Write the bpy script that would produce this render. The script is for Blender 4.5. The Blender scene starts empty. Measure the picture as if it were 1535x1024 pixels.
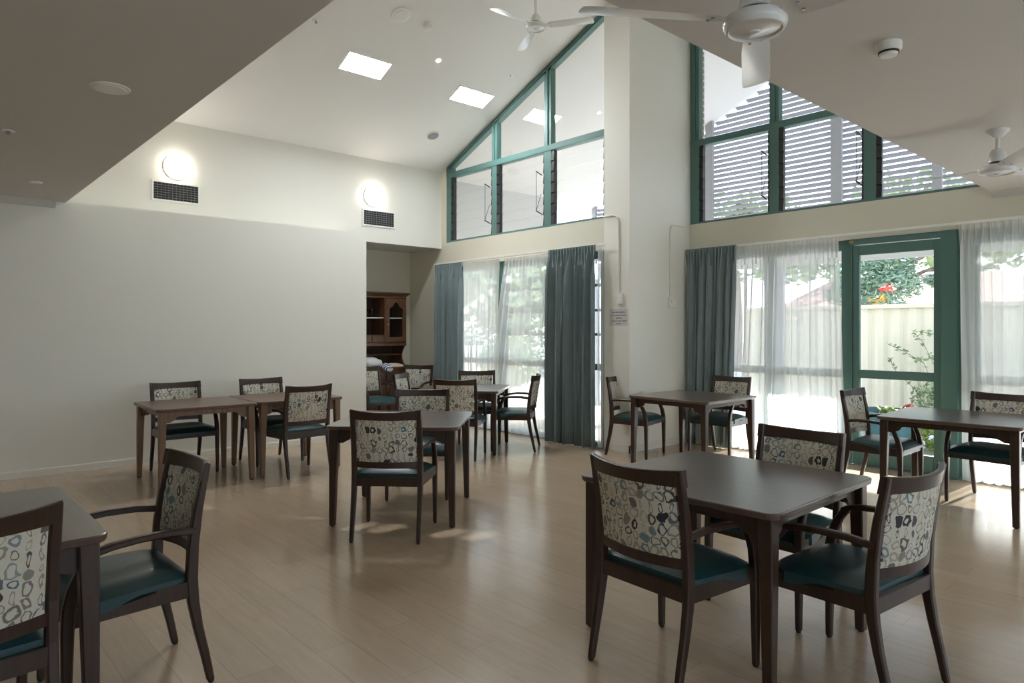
import bpy, bmesh, math, random
from mathutils import Vector, Matrix
random.seed(7)
S = bpy.context.scene
C = S.collection
PI = math.pi
# ------------------------------------------------------------------ camera
FPX = 1023.4
cam_d = bpy.data.cameras.new('camera'); cam = bpy.data.objects.new('camera', cam_d); C.objects.link(cam)
cam.location = (0, 0, 1.5)
cam.rotation_euler = (PI/2, 0, math.radians(48))
cam_d.sensor_width = 36; cam_d.lens = FPX/1535*36
cam_d.shift_y = -18/1535; cam_d.clip_start = 0.05
S.camera = cam
# ------------------------------------------------------------------ exposure
S.view_settings.view_transform = 'Standard'; S.view_settings.look = 'None'
S.view_settings.gamma = 1; S.view_settings.use_curve_mapping = False
S.view_settings.exposure = 2.1
S.cycles.use_denoising = True
S.cycles.max_bounces = 12; S.cycles.diffuse_bounces = 7; S.cycles.glossy_bounces = 4
S.cycles.transmission_bounces = 8; S.cycles.transparent_max_bounces = 24
S.cycles.sample_clamp_indirect = 6; S.cycles.caustics_reflective = False; S.cycles.caustics_refractive = False
# ------------------------------------------------------------------ world and sun
W = bpy.data.worlds.new('world'); S.world = W; W.use_nodes = True
nt = W.node_tree; nt.nodes.clear()
wo = nt.nodes.new('ShaderNodeOutputWorld'); bg = nt.nodes.new('ShaderNodeBackground')
tc = nt.nodes.new('ShaderNodeTexCoord'); sp = nt.nodes.new('ShaderNodeSeparateXYZ'); rp = nt.nodes.new('ShaderNodeValToRGB')
nt.links.new(tc.outputs['Generated'], sp.inputs[0]); nt.links.new(sp.outputs['Z'], rp.inputs[0])
e = rp.color_ramp.elements; e[0].position = 0.0; e[0].color = (0.80, 0.89, 1.0, 1); e[1].position = 0.9; e[1].color = (0.50, 0.68, 1.0, 1)
nt.links.new(rp.outputs[0], bg.inputs[0]); bg.inputs[1].default_value = 1.35
nt.links.new(bg.outputs[0], wo.inputs[0])
sun_d = bpy.data.lights.new('sun', 'SUN'); sun = bpy.data.objects.new('sun', sun_d); C.objects.link(sun)
sun_d.energy = 7.0; sun_d.angle = math.radians(1.0); sun_d.color = (1, 0.98, 0.95)
sun.rotation_euler = Vector((0.05, 1.0, 0.63)).to_track_quat('Z', 'Y').to_euler()

# ------------------------------------------------------------------ material helpers
def newmat(name):
    m = bpy.data.materials.new(name); m.use_nodes = True
    b = m.node_tree.nodes['Principled BSDF']
    return m, m.node_tree, b
def plain(name, col, rough=0.5, metal=0.0, spec=0.5, coat=0.0, bump=0.0, bscale=60, var=0.0, vscale=3):
    m, t, b = newmat(name)
    b.inputs['Base Color'].default_value = (*col, 1); b.inputs['Roughness'].default_value = rough
    b.inputs['Metallic'].default_value = metal; b.inputs['Specular IOR Level'].default_value = spec
    b.inputs['Coat Weight'].default_value = coat
    if var:
        tcn = t.nodes.new('ShaderNodeTexCoord'); n = t.nodes.new('ShaderNodeTexNoise'); n.inputs['Scale'].default_value = vscale; n.inputs['Detail'].default_value = 4
        t.links.new(tcn.outputs['Object'], n.inputs['Vector'])
        r = t.nodes.new('ShaderNodeValToRGB')
        r.color_ramp.elements[0].position = 0.3; r.color_ramp.elements[1].position = 0.7
        r.color_ramp.elements[0].color = tuple(c*(1-var) for c in col) + (1,)
        r.color_ramp.elements[1].color = tuple(min(1, c*(1+var)) for c in col) + (1,)
        t.links.new(n.outputs['Fac'], r.inputs[0]); t.links.new(r.outputs[0], b.inputs['Base Color'])
    if bump:
        tcn = t.nodes.new('ShaderNodeTexCoord'); n = t.nodes.new('ShaderNodeTexNoise'); n.inputs['Scale'].default_value = bscale
        t.links.new(tcn.outputs['Object'], n.inputs['Vector'])
        bp = t.nodes.new('ShaderNodeBump'); bp.inputs['Strength'].default_value = bump; bp.inputs['Distance'].default_value = 0.002
        t.links.new(n.outputs['Fac'], bp.inputs['Height']); t.links.new(bp.outputs[0], b.inputs['Normal'])
    return m
def wood(name, c1, c2, rough=0.35, axis='X', scale=1.0, coat=0.0):
    m, t, b = newmat(name)
    tcn = t.nodes.new('ShaderNodeTexCoord'); mp = t.nodes.new('ShaderNodeMapping')
    st = {'X': (1.2, 22, 22), 'Y': (22, 1.2, 22), 'Z': (22, 22, 1.2)}[axis]
    mp.inputs['Scale'].default_value = tuple(s*scale for s in st)
    n = t.nodes.new('ShaderNodeTexNoise'); n.inputs['Scale'].default_value = 2.2; n.inputs['Detail'].default_value = 6; n.inputs['Distortion'].default_value = 0.6
    r = t.nodes.new('ShaderNodeValToRGB'); r.color_ramp.elements[0].position = 0.32; r.color_ramp.elements[1].position = 0.68
    r.color_ramp.elements[0].color = (*c1, 1); r.color_ramp.elements[1].color = (*c2, 1)
    t.links.new(tcn.outputs['Object'], mp.inputs[0]); t.links.new(mp.outputs[0], n.inputs['Vector'])
    t.links.new(n.outputs['Fac'], r.inputs[0]); t.links.new(r.outputs[0], b.inputs['Base Color'])
    b.inputs['Roughness'].default_value = rough; b.inputs['Coat Weight'].default_value = coat; b.inputs['Coat Roughness'].default_value = 0.25
    return m
def emit(name, col, strength):
    m = bpy.data.materials.new(name); m.use_nodes = True; t = m.node_tree; t.nodes.clear()
    o = t.nodes.new('ShaderNodeOutputMaterial'); em = t.nodes.new('ShaderNodeEmission')
    em.inputs[0].default_value = (*col, 1); em.inputs[1].default_value = strength; t.links.new(em.outputs[0], o.inputs[0]); return m
def glass(name, tint=(0.97, 0.99, 0.98), frost=0.0):
    m = bpy.data.materials.new(name); m.use_nodes = True; t = m.node_tree; t.nodes.clear()
    o = t.nodes.new('ShaderNodeOutputMaterial'); tr = t.nodes.new('ShaderNodeBsdfTransparent'); gl = t.nodes.new('ShaderNodeBsdfGlossy')
    lw = t.nodes.new('ShaderNodeLayerWeight'); lw.inputs[0].default_value = 0.5; pw = t.nodes.new('ShaderNodeMath'); pw.operation = 'POWER'; pw.inputs[1].default_value = 5
    fa = t.nodes.new('ShaderNodeMath'); fa.operation = 'MULTIPLY_ADD'; fa.inputs[1].default_value = 0.95; fa.inputs[2].default_value = 0.045; mx = t.nodes.new('ShaderNodeMixShader')
    t.links.new(lw.outputs['Facing'], pw.inputs[0]); t.links.new(pw.outputs[0], fa.inputs[0])
    tr.inputs[0].default_value = (*tint, 1); gl.inputs['Roughness'].default_value = 0.02
    t.links.new(fa.outputs[0], mx.inputs[0]); t.links.new(tr.outputs[0], mx.inputs[1]); t.links.new(gl.outputs[0], mx.inputs[2])
    t.links.new(mx.outputs[0], o.inputs[0]); return m
def sheer_mat(name, see, col):
    m = bpy.data.materials.new(name); m.use_nodes = True; t = m.node_tree; t.nodes.clear()
    o = t.nodes.new('ShaderNodeOutputMaterial'); tr = t.nodes.new('ShaderNodeBsdfTransparent'); df = t.nodes.new('ShaderNodeBsdfDiffuse'); tl = t.nodes.new('ShaderNodeBsdfTranslucent')
    df.inputs[0].default_value = (*col, 1); tl.inputs[0].default_value = (*col, 1)
    m1 = t.nodes.new('ShaderNodeMixShader'); m1.inputs[0].default_value = 0.62; m2 = t.nodes.new('ShaderNodeMixShader')
    # a fold seen edge-on is denser than one seen face-on, as in real voile
    lw = t.nodes.new('ShaderNodeLayerWeight'); lw.inputs[0].default_value = 0.35
    mr = t.nodes.new('ShaderNodeMapRange'); mr.inputs[1].default_value = 0; mr.inputs[2].default_value = 0.8; mr.inputs[3].default_value = see; mr.inputs[4].default_value = see*0.25
    t.links.new(lw.outputs['Facing'], mr.inputs[0])
    t.links.new(df.outputs[0], m1.inputs[1]); t.links.new(tl.outputs[0], m1.inputs[2])
    t.links.new(mr.outputs[0], m2.inputs[0]); t.links.new(m1.outputs[0], m2.inputs[1]); t.links.new(tr.outputs[0], m2.inputs[2])
    t.links.new(m2.outputs[0], o.inputs[0]); return m
class NB:   # small math-node helper
    def __init__(s, t): s.t = t
    def m(s, op, a, b=None, c=None):
        n = s.t.nodes.new('ShaderNodeMath'); n.operation = op
        for i, v in enumerate((a, b, c)):
            if v is None: continue
            if isinstance(v, (int, float)): n.inputs[i].default_value = v
            else: s.t.links.new(v, n.inputs[i])
        return n.outputs[0]
    def comb(s, x, y, z=0.0):
        n = s.t.nodes.new('ShaderNodeCombineXYZ')
        for i, v in enumerate((x, y, z)):
            if isinstance(v, (int, float)): n.inputs[i].default_value = v
            else: s.t.links.new(v, n.inputs[i])
        return n.outputs[0]
    def white(s, v):
        n = s.t.nodes.new('ShaderNodeTexWhiteNoise'); n.noise_dimensions = '3D'; s.t.links.new(v, n.inputs['Vector'])
        q = s.t.nodes.new('ShaderNodeSeparateXYZ'); s.t.links.new(n.outputs['Color'], q.inputs[0]); return q.outputs
def ring_fabric():
    m, t, b = newmat('ring_print_fabric'); N = NB(t)
    tcn = t.nodes.new('ShaderNodeTexCoord'); sx = t.nodes.new('ShaderNodeSeparateXYZ'); t.links.new(tcn.outputs['Object'], sx.inputs[0])
    oi = t.nodes.new('ShaderNodeObjectInfo')
    offs = N.m('MULTIPLY', oi.outputs['Random'], 37.0)
    side = N.m('MULTIPLY', N.m('GREATER_THAN', sx.outputs['Y'], -0.238), 5.37)
    u = N.m('ADD', N.m('ADD', N.m('MULTIPLY', sx.outputs['X'], 1/0.043), offs), side)
    v = N.m('ADD', N.m('MULTIPLY', sx.outputs['Z'], 1/0.048), offs)
    ns = t.nodes.new('ShaderNodeTexNoise'); ns.inputs['Scale'].default_value = 0.9; ns.inputs['Detail'].default_value = 1.5
    t.links.new(N.comb(u, v), ns.inputs['Vector']); nsx = t.nodes.new('ShaderNodeSeparateXYZ'); t.links.new(ns.outputs['Color'], nsx.inputs[0])
    u = N.m('ADD', u, N.m('MULTIPLY', N.m('SUBTRACT', nsx.outputs[0], 0.5), 1.0))
    v = N.m('ADD', v, N.m('MULTIPLY', N.m('SUBTRACT', nsx.outputs[1], 0.5), 1.1))
    cu = N.m('FLOOR', u); co = N.white(N.comb(cu, 3.3, 1.0))
    v2 = N.m('ADD', v, N.m('MULTIPLY', co[0], 3.0)); cv = N.m('FLOOR', v2)
    r = N.white(N.comb(cu, cv, 7.0)); r2 = N.white(N.comb(cu, cv, 19.0))
    lu = N.m('SUBTRACT', N.m('FRACT', u), 0.5); lv = N.m('SUBTRACT', N.m('FRACT', v2), 0.5)
    asp = N.m('ADD', 0.95, N.m('MULTIPLY', N.m('GREATER_THAN', r[2], 0.66), 1.5))       # some ovals and spindles
    d = N.m('SQRT', N.m('ADD', N.m('POWER', N.m('MULTIPLY', lu, asp), 2), N.m('POWER', N.m('MULTIPLY', lv, 0.95), 2)))
    rad = N.m('ADD', 0.28, N.m('MULTIPLY', r[0], 0.13))
    fine = t.nodes.new('ShaderNodeTexNoise'); fine.inputs['Scale'].default_value = 3.5; t.links.new(N.comb(u, v), fine.inputs['Vector'])
    wid = N.m('MULTIPLY', N.m('ADD', 0.045, N.m('MULTIPLY', r[1], 0.10)), N.m('MULTIPLY', N.m('SUBTRACT', fine.outputs['Fac'], 0.18), 2.7))
    ring = N.m('LESS_THAN', N.m('ABSOLUTE', N.m('SUBTRACT', d, rad)), wid)
    fill = N.m('MULTIPLY', N.m('GREATER_THAN', r2[0], 0.84), N.m('LESS_THAN', d, N.m('MULTIPLY', rad, 0.85)))
    mask = N.m('MAXIMUM', ring, fill)
    mask = N.m('MULTIPLY', mask, N.m('ADD', 0.62, N.m('MULTIPLY', r2[2], 0.38)))
    cr = t.nodes.new('ShaderNodeValToRGB'); cr.color_ramp.interpolation = 'CONSTANT'
    cols = [(0, (0.012, 0.013, 0.02)), (.24, (0.03, 0.055, 0.13)), (.32, (0.05, 0.14, 0.20)), (.44, (0.10, 0.09, 0.08)), (.56, (0.02, 0.03, 0.05)),
            (.66, (0.20, 0.19, 0.12)), (.76, (0.30, 0.27, 0.22)), (.88, (0.22, 0.19, 0.15))]
    while len(cr.color_ramp.elements) < len(cols): cr.color_ramp.elements.new(0.5)
    for el, (p, c_) in zip(cr.color_ramp.elements, cols): el.position = p; el.color = (*c_, 1)
    t.links.new(r2[1], cr.inputs[0])
    bgc = t.nodes.new('ShaderNodeValToRGB'); bgc.color_ramp.elements[0].color = (0.55, 0.51, 0.42, 1); bgc.color_ramp.elements[1].color = (0.68, 0.65, 0.56, 1)
    t.links.new(ns.outputs['Fac'], bgc.inputs[0])
    mx = t.nodes.new('ShaderNodeMix'); mx.data_type = 'RGBA'; t.links.new(mask, mx.inputs[0]); t.links.new(bgc.outputs[0], mx.inputs[6]); t.links.new(cr.outputs[0], mx.inputs[7])
    t.links.new(mx.outputs[2], b.inputs['Base Color']); b.inputs['Roughness'].default_value = 0.75
    return m
def floor_mat():
    m, t, b = newmat('oak_vinyl_planks'); N = NB(t)
    tcn = t.nodes.new('ShaderNodeTexCoord'); br = t.nodes.new('ShaderNodeTexBrick')
    t.links.new(tcn.outputs['Object'], br.inputs['Vector'])
    br.inputs['Scale'].default_value = 1.0; br.inputs['Brick Width'].default_value = 1.25; br.inputs['Row Height'].default_value = 0.18
    br.inputs['Mortar Size'].default_value = 0.0012; br.inputs['Mortar Smooth'].default_value = 0.3; br.offset = 0.37
    br.inputs['Color1'].default_value = (0.45, 0.335, 0.235, 1); br.inputs['Color2'].default_value = (0.49, 0.37, 0.262, 1); br.inputs['Mortar'].default_value = (0.30, 0.22, 0.15, 1)
    mp = t.nodes.new('ShaderNodeMapping'); mp.inputs['Scale'].default_value = (1.5, 16, 1); t.links.new(tcn.outputs['Object'], mp.inputs[0])
    n = t.nodes.new('ShaderNodeTexNoise'); n.inputs['Scale'].default_value = 2.0; n.inputs['Detail'].default_value = 7; n.inputs['Distortion'].default_value = 0.8; t.links.new(mp.outputs[0], n.inputs['Vector'])
    r = t.nodes.new('ShaderNodeValToRGB'); r.color_ramp.elements[0].position = .25; r.color_ramp.elements[1].position = .75
    r.color_ramp.elements[0].color = (.92, .92, .92, 1); r.color_ramp.elements[1].color = (1.05, 1.05, 1.05, 1); t.links.new(n.outputs['Fac'], r.inputs[0])
    mx = t.nodes.new('ShaderNodeMix'); mx.data_type = 'RGBA'; mx.blend_type = 'MULTIPLY'; mx.inputs[0].default_value = 1
    t.links.new(br.outputs['Color'], mx.inputs[6]); t.links.new(r.outputs[0], mx.inputs[7]); t.links.new(mx.outputs[2], b.inputs['Base Color'])
    b.inputs['Roughness'].default_value = 0.30; b.inputs['Specular IOR Level'].default_value = 0.5
    n2 = t.nodes.new('ShaderNodeTexNoise'); n2.inputs['Scale'].default_value = 5; t.links.new(tcn.outputs['Object'], n2.inputs['Vector'])
    mr = t.nodes.new('ShaderNodeMapRange'); mr.inputs[3].default_value = 0.14; mr.inputs[4].default_value = 0.25; t.links.new(n2.outputs['Fac'], mr.inputs[0]); t.links.new(mr.outputs[0], b.inputs['Roughness'])
    bp = t.nodes.new('ShaderNodeBump'); bp.inputs['Strength'].default_value = 0.25; bp.inputs['Distance'].default_value = 0.001
    t.links.new(br.outputs['Fac'], bp.inputs['Height']); bp.invert = True; t.links.new(bp.outputs[0], b.inputs['Normal'])
    return m
def brick_mat(name, c1, c2, mort, w, h, ms=0.012, rot=(0, 0, 0)):
    m, t, b = newmat(name)
    tcn = t.nodes.new('ShaderNodeTexCoord'); mp = t.nodes.new('ShaderNodeMapping'); mp.inputs['Rotation'].default_value = rot
    br = t.nodes.new('ShaderNodeTexBrick'); t.links.new(tcn.outputs['Object'], mp.inputs[0]); t.links.new(mp.outputs[0], br.inputs['Vector'])
    br.inputs['Scale'].default_value = 1; br.inputs['Brick Width'].default_value = w; br.inputs['Row Height'].default_value = h; br.inputs['Mortar Size'].default_value = ms
    br.inputs['Color1'].default_value = (*c1, 1); br.inputs['Color2'].default_value = (*c2, 1); br.inputs['Mortar'].default_value = (*mort, 1)
    t.links.new(br.outputs['Color'], b.inputs['Base Color']); b.inputs['Roughness'].default_value = 0.85; return m

M = {}
M['wall'] = plain('wall_paint_shaded', (0.69, 0.66, 0.55), 0.65, bump=0.03, bscale=120)  # same paint as wallwhite, darkened in colour for the backlit window walls
M['wallwhite'] = plain('off_white_wall_paint', (0.83, 0.815, 0.75), 0.6, bump=0.03, bscale=120)
M['ceil'] = plain('white_ceiling_shaded', (0.68, 0.665, 0.64), 0.75)  # same white as the vault, shade of the flat ceiling put into the colour
M['vault'] = plain('white_ceiling_lit', (0.84, 0.835, 0.82), 0.7)  # same ceiling white, lightened in colour because the vault catches more light
M['trim'] = plain('cream_gloss_trim', (0.84, 0.82, 0.75), 0.35)
M['floor'] = floor_mat()
M['teal'] = plain('teal_window_paint', (0.10, 0.20, 0.182), 0.5, spec=0.35)
M['black'] = plain('black_plastic', (0.015, 0.017, 0.018), 0.4)
M['steel'] = plain('grey_metal', (0.35, 0.36, 0.38), 0.35, metal=0.8)
M['glass'] = glass('window_glass')
M['wood'] = wood('dark_walnut_chair_wood', (0.030, 0.0135, 0.008), (0.046, 0.022, 0.0135), 0.36, 'Z', coat=0.15)
M['twood'] = wood('dark_walnut_table_leg', (0.034, 0.0155, 0.009), (0.052, 0.025, 0.015), 0.36, 'Z', coat=0.15)
M['ttop'] = wood('dark_walnut_table_top', (0.075, 0.043, 0.034), (0.100, 0.060, 0.047), 0.28, 'X', 0.7, coat=0.7)
M['mwood'] = wood('mid_brown_table_leg', (0.17, 0.095, 0.052), (0.24, 0.14, 0.080), 0.4, 'Z', coat=0.1)
M['mtop'] = wood('mid_brown_table_top', (0.11, 0.062, 0.042), (0.16, 0.092, 0.062), 0.36, 'X', 0.7, coat=0.2)
M['vinyl'] = plain('teal_vinyl', (0.014, 0.055, 0.062), 0.36, spec=0.5, coat=0.1, bump=0.05, bscale=200)
M['fabric'] = ring_fabric()
M['drape'] = plain('slate_teal_curtain', (0.225, 0.285, 0.297), 0.85, spec=0.15, bump=0.1, bscale=400, var=0.05, vscale=8)
M['sheer'] = sheer_mat('white_voile', 0.38, (0.93, 0.93, 0.93))
M['sheer_head'] = sheer_mat('white_voile_heading', 0.12, (0.88, 0.87, 0.82))
M['white'] = plain('white_plastic', (0.86, 0.86, 0.84), 0.35)
M['fanwhite'] = plain('white_enamel', (0.74, 0.74, 0.73), 0.22, coat=0.3)
M['lamp'] = emit('lit_opal_glass', (1, 0.92, 0.80), 5)
M['spot'] = emit('lit_downlight', (1, 0.82, 0.62), 12)
M['sky'] = emit('lit_skylight_diffuser', (0.93, 0.97, 1.0), 24)
M['grille_dark'] = plain('dark_duct', (0.03, 0.03, 0.03), 0.8)
M['hutch'] = wood('red_brown_pine', (0.085, 0.035, 0.017), (0.15, 0.068, 0.032), 0.35, 'Z', 0.8, coat=0.3)
M['hutch_in'] = wood('dark_cabinet_inside', (0.05, 0.022, 0.012), (0.08, 0.036, 0.018), 0.5, 'Z', 0.8)
M['paper'] = plain('white_paper', (0.62, 0.61, 0.60), 0.7)
M['ink'] = plain('black_ink', (0.22, 0.22, 0.23), 0.7)
M['brass'] = plain('brass', (0.42, 0.30, 0.14), 0.4, metal=0.3)
M['pillow'] = plain('white_cotton', (0.78, 0.77, 0.78), 0.9)
M['creamcloth'] = plain('cream_cotton', (0.66, 0.58, 0.47), 0.9)
M['paving'] = brick_mat('pale_paving', (0.50, 0.47, 0.43), (0.55, 0.51, 0.46), (0.40, 0.37, 0.34), 0.4, 0.4, 0.01)
M['fence'] = plain('cream_steel_fence', (0.68, 0.63, 0.51), 0.5)
M['brick'] = brick_mat('red_brick', (0.36, 0.17, 0.12), (0.45, 0.24, 0.17), (0.6, 0.55, 0.5), 0.23, 0.086, 0.012, (PI/2, 0, 0))
M['tile'] = brick_mat('terracotta_tiles', (0.28, 0.135, 0.10), (0.34, 0.18, 0.13), (0.14, 0.08, 0.06), 0.30, 0.34, 0.02)
M['outwhite'] = plain('outside_white_lining', (0.60, 0.595, 0.60), 0.7)
M['slat'] = plain('grey_lavender_slats', (0.20, 0.20, 0.23), 0.6)
M['post'] = plain('grey_post_paint', (0.30, 0.30, 0.33), 0.6)
M['bark'] = plain('bark', (0.16, 0.12, 0.09), 0.9, var=0.3, vscale=6)
M['leafblue'] = plain('blue_green_needles', (0.16, 0.24, 0.17), 0.7, var=0.3, vscale=2)
M['leaf'] = plain('mid_green_leaves', (0.25, 0.33, 0.16), 0.6, var=0.3, vscale=3)
M['leaflight'] = plain('yellow_green_leaves', (0.30, 0.38, 0.10), 0.6, var=0.3, vscale=3)
M['redleaf'] = plain('red_pink_leaves', (0.55, 0.09, 0.07), 0.5)
M['yellowleaf'] = plain('yellow_orange_leaves', (0.75, 0.42, 0.05), 0.5)
M['bluepot'] = plain('blue_glaze', (0.04, 0.13, 0.18), 0.2, coat=0.5, var=0.2, vscale=6)
M['soil'] = plain('soil', (0.05, 0.035, 0.025), 0.95)
M['render'] = plain('pale_house_render', (0.62, 0.58, 0.50), 0.8)
M['hedge'] = plain('hedge_leaves', (0.26, 0.33, 0.19), 0.7, var=0.3, vscale=3)

# cloth with blue and white stripes
mm, t_, b_ = newmat('blue_white_print'); w_ = t_.nodes.new('ShaderNodeTexWave'); w_.inputs['Scale'].default_value = 9; w_.inputs['Distortion'].default_value = 5
r_ = t_.nodes.new('ShaderNodeValToRGB'); r_.color_ramp.interpolation = 'CONSTANT'; r_.color_ramp.elements[0].color = (0.02, 0.05, 0.13, 1); r_.color_ramp.elements[1].position = 0.5; r_.color_ramp.elements[1].color = (0.78, 0.8, 0.84, 1)
tt = t_.nodes.new('ShaderNodeTexCoord'); t_.links.new(tt.outputs['Object'], w_.inputs['Vector']); t_.links.new(w_.outputs['Fac'], r_.inputs[0]); t_.links.new(r_.outputs[0], b_.inputs['Base Color']); b_.inputs['Roughness'].default_value = 0.9
M['bluecloth'] = mm

# ------------------------------------------------------------------ mesh helpers
def nb(): return bmesh.new()
def box(bm, x0, x1, y0, y1, z0, z1, bev=0.0):
    r = bmesh.ops.create_cube(bm, size=1.0); vs = r['verts']
    for v in vs:
        v.co = Vector(((x0+x1)/2 + v.co.x*(x1-x0), (y0+y1)/2 + v.co.y*(y1-y0), (z0+z1)/2 + v.co.z*(z1-z0)))
    if bev:
        es = list({e for v in vs for e in v.link_edges})
        bmesh.ops.bevel(bm, geom=es, offset=bev, segments=2, affect='EDGES')
def loft(bm, rings, cap=True, closed=False):
    R = [[bm.verts.new(p) for p in r] for r in rings]; n = len(R[0])
    prs = list(zip(R[:-1], R[1:])) + ([(R[-1], R[0])] if closed else [])
    for a, b in prs:
        for i in range(n): bm.faces.new((a[i], a[(i+1) % n], b[(i+1) % n], b[i]))
    if cap and not closed: bm.faces.new(R[0][::-1]); bm.faces.new(R[-1])
def rrect(cx, cy, w, d, z, c=0.006):
    a, b = w/2, d/2
    return [(cx-a+c, cy-b, z), (cx+a-c, cy-b, z), (cx+a, cy-b+c, z), (cx+a, cy+b-c, z), (cx+a-c, cy+b, z), (cx-a+c, cy+b, z), (cx-a, cy+b-c, z), (cx-a, cy-b+c, z)]
def prism(bm, pts, y0, y1, ax='y'):
    f = {'y': lambda p, s: (p[0], s, p[1]), 'x': lambda p, s: (s, p[0], p[1]), 'z': lambda p, s: (p[0], p[1], s)}[ax]
    loft(bm, [[f(p, y0) for p in pts], [f(p, y1) for p in pts]])
def circ(cx, cy, z, r, n=24): return [(cx+r*math.cos(2*PI*i/n), cy+r*math.sin(2*PI*i/n), z) for i in range(n)]
def lathe(bm, prof, n=32, cx=0, cy=0):
    loft(bm, [circ(cx, cy, z, max(r, 1e-4), n) for r, z in prof])
def tube(bm, pts, r, n=8):
    pts = [Vector(p) for p in pts]; rings = []
    rr = r if isinstance(r, (list, tuple)) else [r]*len(pts)
    for i, p in enumerate(pts):
        d = (pts[min(i+1, len(pts)-1)] - pts[max(i-1, 0)]).normalized()
        up = Vector((0, 0, 1)) if abs(d.z) < 0.9 else Vector((0, 1, 0))
        s = d.cross(up).normalized(); u = s.cross(d)
        rings.append([tuple(p + s*math.cos(2*PI*k/n)*rr[i] + u*math.sin(2*PI*k/n)*rr[i]) for k in range(n)])
    loft(bm, rings)
def obj(name, bm, mat, parent=None, smooth=False, loc=None):
    bmesh.ops.recalc_face_normals(bm, faces=bm.faces)
    me = bpy.data.meshes.new(name); bm.to_mesh(me); bm.free(); me.materials.append(mat)
    o = bpy.data.objects.new(name, me); C.objects.link(o)
    if smooth:
        for p in me.polygons: p.use_smooth = True
        me.set_sharp_from_angle(angle=math.radians(38))
    if parent: o.parent = parent
    if loc: o.location = loc
    return o
def tag(o, label, cat, group=None):
    o['label'] = label; o['category'] = cat
    if group: o['group'] = group
    return o
def thing(name, label, cat, loc=(0, 0, 0), rz=0, group=None):
    o = bpy.data.objects.new(name, None); C.objects.link(o); o.empty_display_size = 0.1
    o.location = loc; o.rotation_euler = (0, 0, math.radians(rz)); return tag(o, label, cat, group)
def struct(name, bm, mat, parent=None, smooth=False):
    o = obj(name, bm, mat, parent, smooth)
    if parent is None: o['kind'] = 'structure'
    return o
def dup(root, loc, rz, label, group=None):
    r = root.copy(); C.objects.link(r); r.location = loc; r.rotation_euler = (0, 0, math.radians(rz)); r['label'] = label
    if group: r['group'] = group
    for ch in list(root.children):
        c = ch.copy(); C.objects.link(c); c.parent = r
        for g in list(ch.children):
            d = g.copy(); C.objects.link(d); d.parent = c
    return r

# ------------------------------------------------------------------ shell dimensions
XL, XU, XA = -8.45, -9.05, -9.97        # lower left wall, set-back upper left wall, alcove back wall
Y1, Y2, TH = 6.6, 7.88, 0.15            # the two window walls
XP0, XP1 = -5.6, -5.2                   # pier between the windows
ZF = 2.83; XF, YF = -1.80, 1.31         # flat ceiling height and its edges
XR = 3.4; YB = -4.0
SL = 0.428; RID = -5.4; ZR = 5.63
def zv(x): return ZR - SL*abs(x-RID)
Y3 = 10.65

b = nb(); box(b, XA-.2, XR+.2, YB-.2, Y2+TH, -0.12, 0); struct('floor', b, M['floor'])
b = nb(); box(b, XU, XL, YB, 4.87, 0, 2.845)
struct('wall_left', b, M['wallwhite'])
b = nb(); box(b, XU-.15, XU, YF-.12, Y1, 2.82, 4.15); struct('wall_left_upper', b, M['wallwhite'])
b = nb(); box(b, XA-.15, XA, 4.6, Y1+TH, 0, 2.9); struct('wall_alcove_back', b, M['wall'])
b = nb(); box(b, XA-.15, XU, 4.6, 4.72, 0, 2.82); struct('wall_alcove_side', b, M['wall'])
b = nb(); box(b, XA-.15, XU-.15, 4.6, Y1, 2.82, 2.95); box(b, XU-.15, XU, 4.72, Y1, 2.815, 2.82); struct('ceiling_alcove', b, M['ceil'])
# window wall left
b = nb()
box(b, XA, -8.72, Y1, Y1+TH, 0, 2.50); box(b, XA, XP0, Y1, Y1+TH, 2.50, 2.90)
box(b, XU-.15, -8.92, Y1, Y1+TH, 2.90, 4.12)
struct('wall_window_left', b, M['wall'])
# pier
b = nb(); box(b, XP0, XP1, Y1, Y2+TH, 0, ZR-.02); struct('wall_pier', b, M['wallwhite'])
b = nb()
box(b, XP1, XR, Y2, Y2+TH, 2.50, 2.90); box(b, XP1, -5.02, Y2, Y2+TH, 0, 2.50)
box(b, 0.25, 0.9, Y2, Y2+TH, 0, 2.5); box(b, 2.9, XR, Y2, Y2+TH, 0, 2.5)
prism(b, [(-1.84, 2.9), (-1.6, 2.9), (-1.6, zv(-1.6)), (-1.84, zv(-1.84))], Y2, Y2+TH)
struct('wall_window_right', b, M['wall'])
# rest of the room behind the camera: walls, the right one with openings added for daylight
b = nb()
box(b, XR, XR+.15, YB, Y2+TH, 0, 0.9); box(b, XR, XR+.15, YB, Y2+TH, 2.3, 2.95)
for y0, y1 in ((YB, -2.8), (-0.4, 0.6), (3.4, 4.4), (7.0, Y2+TH)): box(b, XR, XR+.15, y0, y1, 0.9, 2.3)
struct('wall_right', b, M['wall'])
b = nb(); box(b, XU, XR+.15, YB-.15, YB, 0, 2.95); struct('wall_back', b, M['wall'])
# ceilings
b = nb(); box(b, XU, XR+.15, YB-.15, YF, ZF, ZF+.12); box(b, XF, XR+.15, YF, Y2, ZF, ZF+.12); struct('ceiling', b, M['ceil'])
b = nb(); box(b, XU-.15, XF, YF-.12, YF, ZF+.12, ZR+.05); struct('wall_vault_front', b, M['wallwhite'])
b = nb(); box(b, XF, XF+.12, YF-.12, Y2, ZF+.12, zv(XF)+.02); struct('wall_vault_right', b, M['wallwhite'])
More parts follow.
